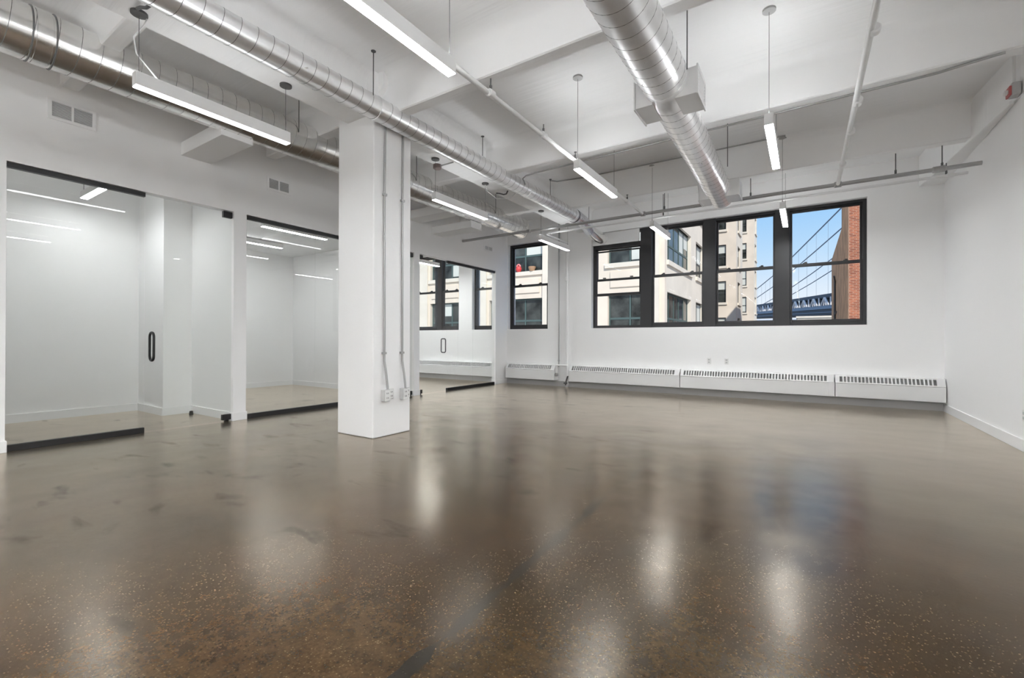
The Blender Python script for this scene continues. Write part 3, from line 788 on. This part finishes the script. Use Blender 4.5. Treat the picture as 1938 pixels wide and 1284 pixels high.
# small junction box on the girder and fire alarm
t = thing('junction_box', (-4.44, 4.83, GZ - 0.1), 'brownish round junction box on the girder right of the column', 'junction box')
MB(t.location).tube([(-4.44, 4.83, GZ), (-4.44, 4.83, GZ - 0.05), (-4.44, 4.83, GZ - 0.06)], [0.06, 0.06, 0.05], 16).build('box', mat('brown_box', (0.20, 0.15, 0.14), 0.5), t, smooth=True)
for x, y, lab in ((-4.30, 6.28, 'dark flex elbow on the girder beside the far-left pendant cord'), (-4.13, 1.30, 'dark flex elbow on the girder at the upper left')):
    t = thing('flex_connector', (x, y, GZ - 0.05), lab, 'conduit')
    MB(t.location).tube([(x - 0.12, y, GZ - 0.012), (x - 0.05, y, GZ - 0.03), (x + 0.02, y + 0.01, GZ - 0.055), (x + 0.07, y + 0.02, GZ - 0.05), (x + 0.10, y + 0.02, GZ)], 0.012, 10).build('flex', DARK, t, smooth=True)
t = thing('fire_alarm', (1.79, 6.63, 3.65), 'red and grey fire alarm strobe high on the right wall', 'fire alarm')
MB(t.location).box(1.745, 1.812, 6.57, 6.69, 3.60, 3.73).build('back_box', GREYP, t, bevel=0.01)
MB(t.location).box(1.728, 1.746, 6.575, 6.685, 3.605, 3.70).build('face_plate', RED, t, bevel=0.004)
MB(t.location).box(1.70, 1.728, 6.60, 6.65, 3.63, 3.67).build('strobe', PLASTIC, t, bevel=0.004)
pipe((1.78, 6.66, 3.73), [[(1.78, 6.65, 3.72), (1.78, 6.65, 4.03), (1.78, 6.63, 4.06), (1.78, 6.50, 4.08)]], 0.014, 'white conduit rising from the fire alarm', 'conduit', PIPEW, name='conduit')
tag(MB((1.7, 8.0, 3.6)).add([(1.765, 6.72, 3.562), (1.80, 6.72, 3.562), (1.80, 6.72, 3.597), (1.765, 6.72, 3.597),
                              (1.54, 9.30, 3.562), (1.575, 9.30, 3.562), (1.575, 9.30, 3.597), (1.54, 9.30, 3.597)],
                             [(0, 1, 2, 3), (4, 5, 6, 7), (0, 1, 5, 4), (1, 2, 6, 5), (2, 3, 7, 6), (3, 0, 4, 7)]).build('raceway', TRIM, bevel=0.004),
    'white raceway running from the fire alarm to the far corner', 'raceway')

# ------------------------------------------------------------------ wall vents
def vent(y0, y1, z0, z1, label):
    o = (XL, (y0 + y1) / 2, (z0 + z1) / 2)
    t = thing('wall_vent', o, label, 'vent', 'return air vents')
    f = MB(o)
    a, b = XL, XL + 0.012
    bw = 0.032
    ym = (y0 + y1) / 2
    f.box(a, b, y0, y1, z1 - bw, z1).box(a, b, y0, y1, z0, z0 + bw).box(a, b, y0, y0 + bw, z0 + bw, z1 - bw).box(a, b, y1 - bw, y1, z0 + bw, z1 - bw).box(a, b, ym - 0.01, ym + 0.01, z0 + bw, z1 - bw)
    f.build('frame', TRIM, t, bevel=0.002)
    MB(o).box(a - 0.0, a + 0.001, y0 + bw, y1 - bw, z0 + bw, z1 - bw).build('backing', mat('vent_dark', (0.40, 0.40, 0.40), 0.8), t)
    g = MB(o)
    n = 11
    for k in range(n):
        zz = z0 + bw + (k + 0.5) * (z1 - z0 - 2 * bw) / n
        for p, q in ((y0 + bw, ym - 0.01), (ym + 0.01, y1 - bw)):
            g.add([(a + 0.002, p, zz + 0.004), (a + 0.011, p, zz - 0.005), (a + 0.011, q, zz - 0.005), (a + 0.002, q, zz + 0.004)], [(0, 1, 2, 3)])
    g.build('louvers', TRIM, t, kind='stuff')
vent(1.25, 1.625, 3.355, 3.57, 'white two-bank wall vent at the far left above the glass')
vent(3.477, 3.835, 3.255, 3.455, 'white two-bank wall vent left of the column')
vent(8.69, 9.04, 3.26, 3.41, 'small white wall vent near the narrow window')

# ------------------------------------------------------------------ heater covers
def heater(x0, x1, label, yb=YF, joint=True):
    o = ((x0 + x1) / 2, yb - 0.1, 0.15)
    t = thing('heater_cover', o, label, 'heater', 'convector heater covers')
    yf = yb - 0.215
    z0, z1, z2 = 0.155, 0.395, 0.52
    # front panel
    MB(o).box(x0, x1, yf, yf + 0.018, z0, z1 - 0.012).box(x0, x1, yf + 0.006, yf + 0.018, z1 - 0.012, z1).build('front_panel', HEAT, t, bevel=0.004)
    # hood: sloped top with an opening for the grille
    def sl(q): return (yf - 0.004 + (0.085) * q, z1 + (z2 - z1) * q)
    q0, q1 = 0.14, 0.84
    g0, g1 = x0 + 0.06, x1 - 0.10
    def slab(mb, xa, xb, qa, qb, th=0.01):
        (ya, za), (yb_, zb) = sl(qa), sl(qb)
        mb.add([(xa, ya, za), (xb, ya, za), (xb, yb_, zb), (xa, yb_, zb), (xa, ya + th, za - th), (xb, ya + th, za - th), (xb, yb_ + th, zb - th), (xa, yb_ + th, zb - th)],
               [(0, 1, 2, 3), (4, 5, 6, 7), (0, 1, 5, 4), (1, 2, 6, 5), (2, 3, 7, 6), (3, 0, 4, 7)])
    h = MB(o)
    slab(h, x0, x1, 0, q0); slab(h, x0, x1, q1, 1); slab(h, x0, g0, q0, q1); slab(h, g1, x1, q0, q1)
    y2 = sl(1)[0]
    h.box(x0, x1, y2 - 0.002, yb, z2 - 0.01, z2)
    h.build('hood', HEAT, t)
    b = MB(o)
    n = max(8, int((g1 - g0) / 0.048))
    for k in range(1, n):
        xx = g0 + (g1 - g0) * k / n
        slab(b, xx - 0.009, xx + 0.009, q0, q1, 0.006)
    b.build('grille_bars', HEAT, t, kind='stuff')
    MB(o).box(x0 + 0.02, x1 - 0.02, yf + 0.045, yb - 0.02, z0 + 0.02, z1 - 0.01).build('element', HEATD, t)
    for xa, xb in ((x0 - 0.0, x0 + 0.012), (x1 - 0.012, x1)):
        MB(o).prism([(yf + 0.001, z0), (yf + 0.001, z1), (y2, z2 - 0.002), (yb, z2 - 0.002), (yb, z0)], 'x', xa + 0.0005, xb - 0.0005).build('end_cap', HEAT, t)
    if joint:
        j = MB(o)
        j.box(x1 - 0.075, x1 + 0.01, yf - 0.006, yf, z0, z1 + 0.01)
        j.build('joint_cover', HEAT, t, bevel=0.002)
    return t
heater(XL + 0.1, -4.99, 'short white heater cover under the narrow window', joint=False)
heater(-4.60, -2.145, 'white heater cover nearest the pipe risers')
heater(-2.125, 0.405, 'white heater cover in the middle below the big window')
heater(0.425, 1.815, 'white heater cover in the right corner', joint=False)
heater(-9.7, -6.63, 'white heater cover inside the far glass office', joint=False)

# ------------------------------------------------------------------ outside: cream building
FP = 3.55                       # floor to floor
SILL0, HEAD0 = 4.85, 3.38       # a sill and the head of the window below it
def far_window(parent, o, plane, c, a0, a1, z0, z1, nx, transom, fm, n_out, shade=None, deep=0.25, sillmat=STONE):
    """window in a facade. plane 'y': in plane y=c spanning x a0..a1; 'x': in plane x=c spanning y a0..a1. n_out = +-1 outward"""
    def bx(mb, u0, u1, d0, d1, za, zb):
        d0, d1 = c + n_out * d0, c + n_out * d1
        if plane == 'y': mb.box(u0, u1, d0, d1, za, zb)
        else: mb.box(d0, d1, u0, u1, za, zb)
        return mb
    fr = MB(o); fw_ = 0.07
    bx(fr, a0, a0 + fw_, -0.02, 0.03, z0, z1); bx(fr, a1 - fw_, a1, -0.02, 0.03, z0, z1)
    bx(fr, a0 + fw_, a1 - fw_, -0.02, 0.03, z0, z0 + fw_); bx(fr, a0 + fw_, a1 - fw_, -0.02, 0.03, z1 - fw_, z1)
    for k in range(1, nx):
        u = a0 + (a1 - a0) * k / nx
        bx(fr, u - 0.038, u + 0.038, -0.02, 0.03, z0 + fw_, z1 - fw_)
    zt = z0 + (z1 - z0) * transom
    bx(fr, a0 + fw_, a1 - fw_, -0.02, 0.028, zt - 0.05, zt + 0.05)
    f = fr.build('window', fm, parent)
    for k in range(nx):
        u0 = a0 + (a1 - a0) * k / nx + 0.06; u1 = a0 + (a1 - a0) * (k + 1) / nx - 0.06
        for za, zb in ((z0 + fw_, zt - 0.05), (zt + 0.05, z1 - fw_)):
            bx(MB(o), u0, u1, -0.015, 0.005, za, zb).build('pane', XGLASS, f)
        if shade is not None and random.random() < shade:
            d = random.choice((0.35, 0.55, 0.9)) * (z1 - z0)
            bx(MB(o), u0, u1, 0.006, 0.012, max(z1 - fw_ - d, z0 + fw_), z1 - fw_).build('roller_shade', SHADE, f)
    bx(MB(o), a0 - 0.12, a1 + 0.12, 0.0, 0.32, z0 - 0.22, z0).build('sill', sillmat, f)
    bx(MB(o), a0 - 0.05, a1 + 0.05, 0.031, 0.10, z1, z1 + 0.10).build('lintel', DARKF, f)
    return f

def wall_with_openings(mb, plane, c, thick, u0, u1, z0, z1, ops):
    """facade skin with real recesses: ops list of (a0,a1,za,zb) on a regular grid"""
    us = sorted(set([u0, u1] + [q for o in ops for q in o[:2]]))
    zs = sorted(set([z0, z1] + [q for o in ops for q in o[2:]]))
    for i in range(len(us) - 1):
        run = None
        for j in range(len(zs) - 1):
            um, zm = (us[i] + us[i + 1]) / 2, (zs[j] + zs[j + 1]) / 2
            hole = any(o[0] < um < o[1] and o[2] < zm < o[3] for o in ops)
            if not hole:
                if plane == 'y': mb.box(us[i], us[i + 1], c, c + thick, zs[j], zs[j + 1])
                else: mb.box(c, c + thick, us[i], us[i + 1], zs[j], zs[j + 1])

GZ0, TOPZ = -12.0, 26.0
B1 = thing('cream_building', (-12, 21, GZ0), 'large cream concrete building with big steel windows across the street', 'building')
o1 = B1.location
def floors(k0, k1): return [(SILL0 + FP * k, HEAD0 + FP * (k + 1)) for k in range(k0, k1)]
rec = 0.28
cols1 = [(-24.0, -21.2), (-19.85, -17.4), (-15.25, -11.78), (-8.12, -6.0)]
ops = [(a, b, za, zb) for a, b in cols1 for za, zb in floors(-2, 3)]
wm = MB(o1)
wall_with_openings(wm, 'y', 21.0, rec, -27.0, -5.39, GZ0, TOPZ, ops)
wm.build('front_wall', CREAM, B1)
sm = MB(o1)
SX = -5.39
sops = [(21.45, 26.6, za, zb) for za, zb in floors(-2, 3)] + [(27.95, 30.3, za, zb) for za, zb in floors(-2, 3)]
wall_with_openings(sm, 'x', SX - rec, rec, 21.0 + rec, 31.8, GZ0, TOPZ, sops)
sm.build('side_wall', STONE, B1)
MB(o1).box(-27, SX - rec - 0.02, 21.0 + rec + 0.02, 31.8, GZ0, TOPZ).build('core', DARKF, B1)
for a, b in cols1:
    for za, zb in floors(-2, 3):
        far_window(B1, o1, 'y', 21.0 + rec - 0.06, a, b, za, zb, 3 if b - a > 2.2 else 2, 0.42, GREENF, -1, shade=0.15)
for za, zb in floors(-2, 3):
    far_window(B1, o1, 'x', SX - rec + 0.06, 21.45, 26.6, za, zb, 5, 0.42, GREENF, 1, shade=0.25)
    far_window(B1, o1, 'x', SX - rec + 0.06, 27.95, 30.3, za, zb, 2, 0.45, DARKF, 1, shade=0.5)
for a, b in ((-20.75, -20.0), (-16.0, -15.4), (-11.7, -11.3), (-5.95, -5.62)):
    MB(o1).box(a, b, 20.86, 21.0, GZ0, TOPZ).build('pilaster', STONE, B1)
for za, zb in floors(-2, 3):
    for a, b in cols1:
        MB(o1).box(a + 0.15, b - 0.15, 20.94, 21.0, zb + 0.30, zb + 1.05).build('spandrel_panel', CREAM, B1)
B2 = thing('cream_wing', (-8, 48, GZ0), 'stepped cream building wing with sash windows behind the corner', 'building')
o2 = B2.location
f2 = floors(-2, 5)
op2 = [(-10.6, -9.2, a, b) for a, b in f2] + [(-7.95, -6.5, a, b) for a, b in f2]
m2 = MB(o2); wall_with_openings(m2, 'y', 48.0, rec, -14, -5.62, GZ0, 40, op2); m2.build('front_wall', CREAM, B2)
op2s = [(49.3, 51.4, a, b) for a, b in f2]
m2 = MB(o2); wall_with_openings(m2, 'x', -5.62 - rec, rec, 48 + rec, 53.2, GZ0, 40, op2s); m2.build('side_wall', STONE, B2)
MB(o2).box(-14, -5.62 - rec - 0.02, 48 + rec + 0.02, 53.2, GZ0, 40).build('core', DARKF, B2)
for a, b, za, zb in op2: far_window(B2, o2, 'y', 48 + rec - 0.08, a, b, za, zb, 1, 0.45, DARKF, -1, shade=0.8)
for a, b, za, zb in op2s: far_window(B2, o2, 'x', -5.62 - rec + 0.08, a, b, za, zb, 1, 0.45, DARKF, 1, shade=0.6)
B3 = thing('cream_end_block', (-8, 66, GZ0), 'farthest narrow cream block beside the bridge', 'building')
o3 = B3.location
op3 = [(-9.6, -8.5, a, b) for a, b in f2] + [(-7.3, -6.55, a, b) for a, b in f2]
m3 = MB(o3); wall_with_openings(m3, 'y', 66.5, rec, -12, -5.67, GZ0, 44, op3); m3.build('front_wall', CREAM, B3)
op3s = [(67.6, 69.6, a, b) for a, b in f2]
m3 = MB(o3); wall_with_openings(m3, 'x', -5.67 - rec, rec, 66.5 + rec, 70.4, GZ0, 44, op3s); m3.build('side_wall', STONE, B3)
MB(o3).box(-12, -5.67 - rec - 0.02, 66.5 + rec + 0.02, 70.4, GZ0, 44).build('core', DARKF, B3)
for a, b, za, zb in op3: far_window(B3, o3, 'y', 66.5 + rec - 0.08, a, b, za, zb, 1, 0.45, DARKF, -1, shade=0.7)
for a, b, za, zb in op3s: far_window(B3, o3, 'x', -5.67 - rec + 0.08, a, b, za, zb, 1, 0.45, DARKF, 1, shade=0.6)

t = thing('red_ornament', (-13.25, 20.98, SILL0), 'small round red ornament on a window sill across the street', 'ornament')
MB(t.location).tube([(-13.25, 20.98, SILL0), (-13.25, 20.98, SILL0 + 0.08), (-13.25, 20.98, SILL0 + 0.18), (-13.25, 20.98, SILL0 + 0.28), (-13.25, 20.98, SILL0 + 0.33)], [0.09, 0.14, 0.17, 0.13, 0.05], 16).build('body', mat('ornament_red', (0.65, 0.06, 0.06), 0.5), t, smooth=True)
MB(t.location).tube([(-13.25 + 0.11 * math.cos(q * math.pi / 6), 20.96, SILL0 + 0.30 + 0.12 * math.sin(q * math.pi / 6)) for q in range(7)], 0.04, 8).build('loop', mat('ornament_pink', (0.8, 0.25, 0.25), 0.5), t, smooth=True)
t = thing('clay_pot', (-12.4, 20.98, SILL0), 'low brown pot on the same window sill across the street', 'pot')
MB(t.location).tube([(-12.4, 20.98, SILL0), (-12.4, 20.98, SILL0 + 0.2), (-12.4, 20.98, SILL0 + 0.24)], [0.14, 0.21, 0.20], 16).build('body', mat('clay', (0.36, 0.22, 0.13), 0.8), t, smooth=True)

# brick building at the right
B4 = thing('brick_building', (5, 40, GZ0), 'red brick building with weathered tan side wall at the right of the view', 'building')
o4 = B4.location
MB(o4).box(2.30, 9, 36.0, 42.1, GZ0, 14.5).build('front_wall', BRICK, B4)
MB(o4).box(2.27, 2.30, 36.25, 42.1, GZ0, 14.5).build('side_render', TANB, B4)
MB(o4).box(2.27, 9, 42.1, 58, GZ0, 9.66).build('rear_block', TANB, B4)
MB(o4).box(2.27, 2.33, 35.95, 36.25, GZ0, 14.5).build('corner_quoin', mat('quoin', (0.36, 0.22, 0.15), 0.9, noise=0.2, nscale=2), B4)
MB(o4).tube([(2.2, 50.0, 1.5), (2.2, 50.0, 6.6)], 0.09, 8).tube([(2.25, 50.0, 6.2), (2.1, 49.2, 6.9)], 0.07, 8).tube([(2.22, 48.5, 3.7), (2.22, 51.5, 3.4)], 0.07, 8).build('fire_escape', DARK, B4)

# bridge
bd = Vector((-0.28933, 0.95645, 0.03853)).normalized()
bp = Vector((9.42, 244.84, 17.6))
bn = Vector((bd.y, -bd.x, 0)).normalized()      # lateral, pointing away to the right
BR = thing('suspension_bridge', (9.42, 244.84, 0), 'blue steel suspension bridge seen through the right window bays', 'bridge')
ob = BR.location
def beam_along(mb, t0, t1, lat0, lat1, h0, h1):
    ps = []
    for t in (t0, t1):
        for l, h in ((lat0, h0), (lat1, h0), (lat1, h1), (lat0, h1)):
            ps.append(bp + bd * t + bn * l + Vector((0, 0, h)))
    mb.add(ps, [(0, 1, 2, 3), (4, 5, 6, 7), (0, 1, 5, 4), (1, 2, 6, 5), (2, 3, 7, 6), (3, 0, 4, 7)])
    return mb
beam_along(MB(ob), -60, 420, 0, 1.0, 3.4, 4.9).build('top_chord', STEELD, BR)
beam_along(MB(ob), -60, 420, 2.0, 30, 3.2, 4.0).build('upper_deck', STEELD, BR)
beam_along(MB(ob), -60, 420, 5.0, 27, -0.5, 3.1).build('inner_deck', STEELD, BR)
beam_along(MB(ob), -60, 420, 0, 1.0, -1.9, -0.3).build('bottom_chord', STEELB, BR)
beam_along(MB(ob), -60, 420, 1.0, 32, -4.6, -1.9).build('lower_deck', STEELD, BR)
beam_along(MB(ob), -60, 420, 0.4, 0.9, -3.6, -3.3).build('walkway_rail', STEELB, BR)
PER = 14.0
pan = None
for k in range(-3, 25):
    t = k * PER
    if pan is None:
        base = bp + bd * t
        pm = MB(base)
        def P_(a, h, l=-0.15): return base + bd * a + bn * l + Vector((0, 0, h))
        pm.tube([P_(0, -0.3), P_(0, 3.4)], 0.36, 6)
        pm.tube([P_(2.6, -0.3), P_(6.3, 3.1), P_(7.7, 3.1), P_(11.4, -0.3)], 0.42, 6)
        pm.tube([P_(5.6, -0.3), P_(6.8, 2.8)], 0.25, 6); pm.tube([P_(8.4, -0.3), P_(7.2, 2.8)], 0.25, 6)
        pan = pm.build('truss_panel', STEELP, BR)
        pan0 = Vector(pan.location); b0 = t
    else:
        copy_part(pan, BR, pan0 + bd * (t - b0))
# main cables: (lateral offset, [(distance along the bridge, height), ...])
CAB = [
    (0.5, [(251.2, 33.0), (136.4, 39.9), (92.0, 43.7), (58.7, 48.3), (19.5, 53.7), (-9.6, 57.8), (-31.8, 61.0)]),
    (9.5, [(305.2, 30.3), (177.6, 36.9), (128.2, 40.6), (91.1, 44.9), (47.6, 50.2), (15.2, 54.4), (-9.4, 57.8)]),
    (21.0, [(310.9, 27.0), (230.2, 32.2), (174.4, 35.9), (132.6, 39.2), (92.5, 43.3), (60.9, 47.1), (19.2, 51.9)]),
    (30.0, [(359.2, 24.9), (271.3, 29.7), (210.6, 33.4), (165.0, 36.9), (121.4, 40.6), (87.0, 44.1), (41.5, 49.0)]),
]
bh = Vector((bd.x, bd.y, 0)).normalized()
for lat, prof in CAB:
    q0 = bp + bn * lat
    pts = [Vector((q0.x + bh.x * a_, q0.y + bh.y * a_, z_)) for a_, z_ in prof]
    MB(ob).tube(pts, 0.28, 8).build('main_cable', CABLEM, BR, smooth=True)
    if lat > 15: continue
    # suspenders hang from the cable to the deck
    for a, b in zip(pts[:-1], pts[1:]):
        n_ = max(1, int((b - a).length / 11))
        for i in range(n_):
            p = a.lerp(b, i / n_)
            s_ = (p - bp).dot(bd)
            zb = (bp + bd * s_).z + 4.8
            if p.z > zb + 1:
                MB(ob).tube([p, (p.x, p.y, zb)], 0.055, 5).build('suspender', CABLEM, BR)
# low buildings and street
tag(MB((4, 150, GZ0)).box(-2, 8, 150, 165, GZ0, 7.6).box(-2.3, 8.3, 149.7, 165.3, 7.6, 8.1).build('low_building', STONE), 'low pale building under the bridge', 'building')
tag(MB((-7, 180, GZ0)).box(-14, -3, 180, 195, GZ0, 8.2).box(-14.3, -2.7, 179.7, 195.3, 8.2, 8.8).build('low_building', mat('pale_blue_wall', (0.55, 0.6, 0.68), 0.8)), 'low bluish building under the bridge beside the cream block', 'building')
struct(MB().box(-300, 300, 10.6, 700, GZ0 - 1, GZ0).build('ground_outside', mat('street', (0.18, 0.18, 0.18), 0.9)))
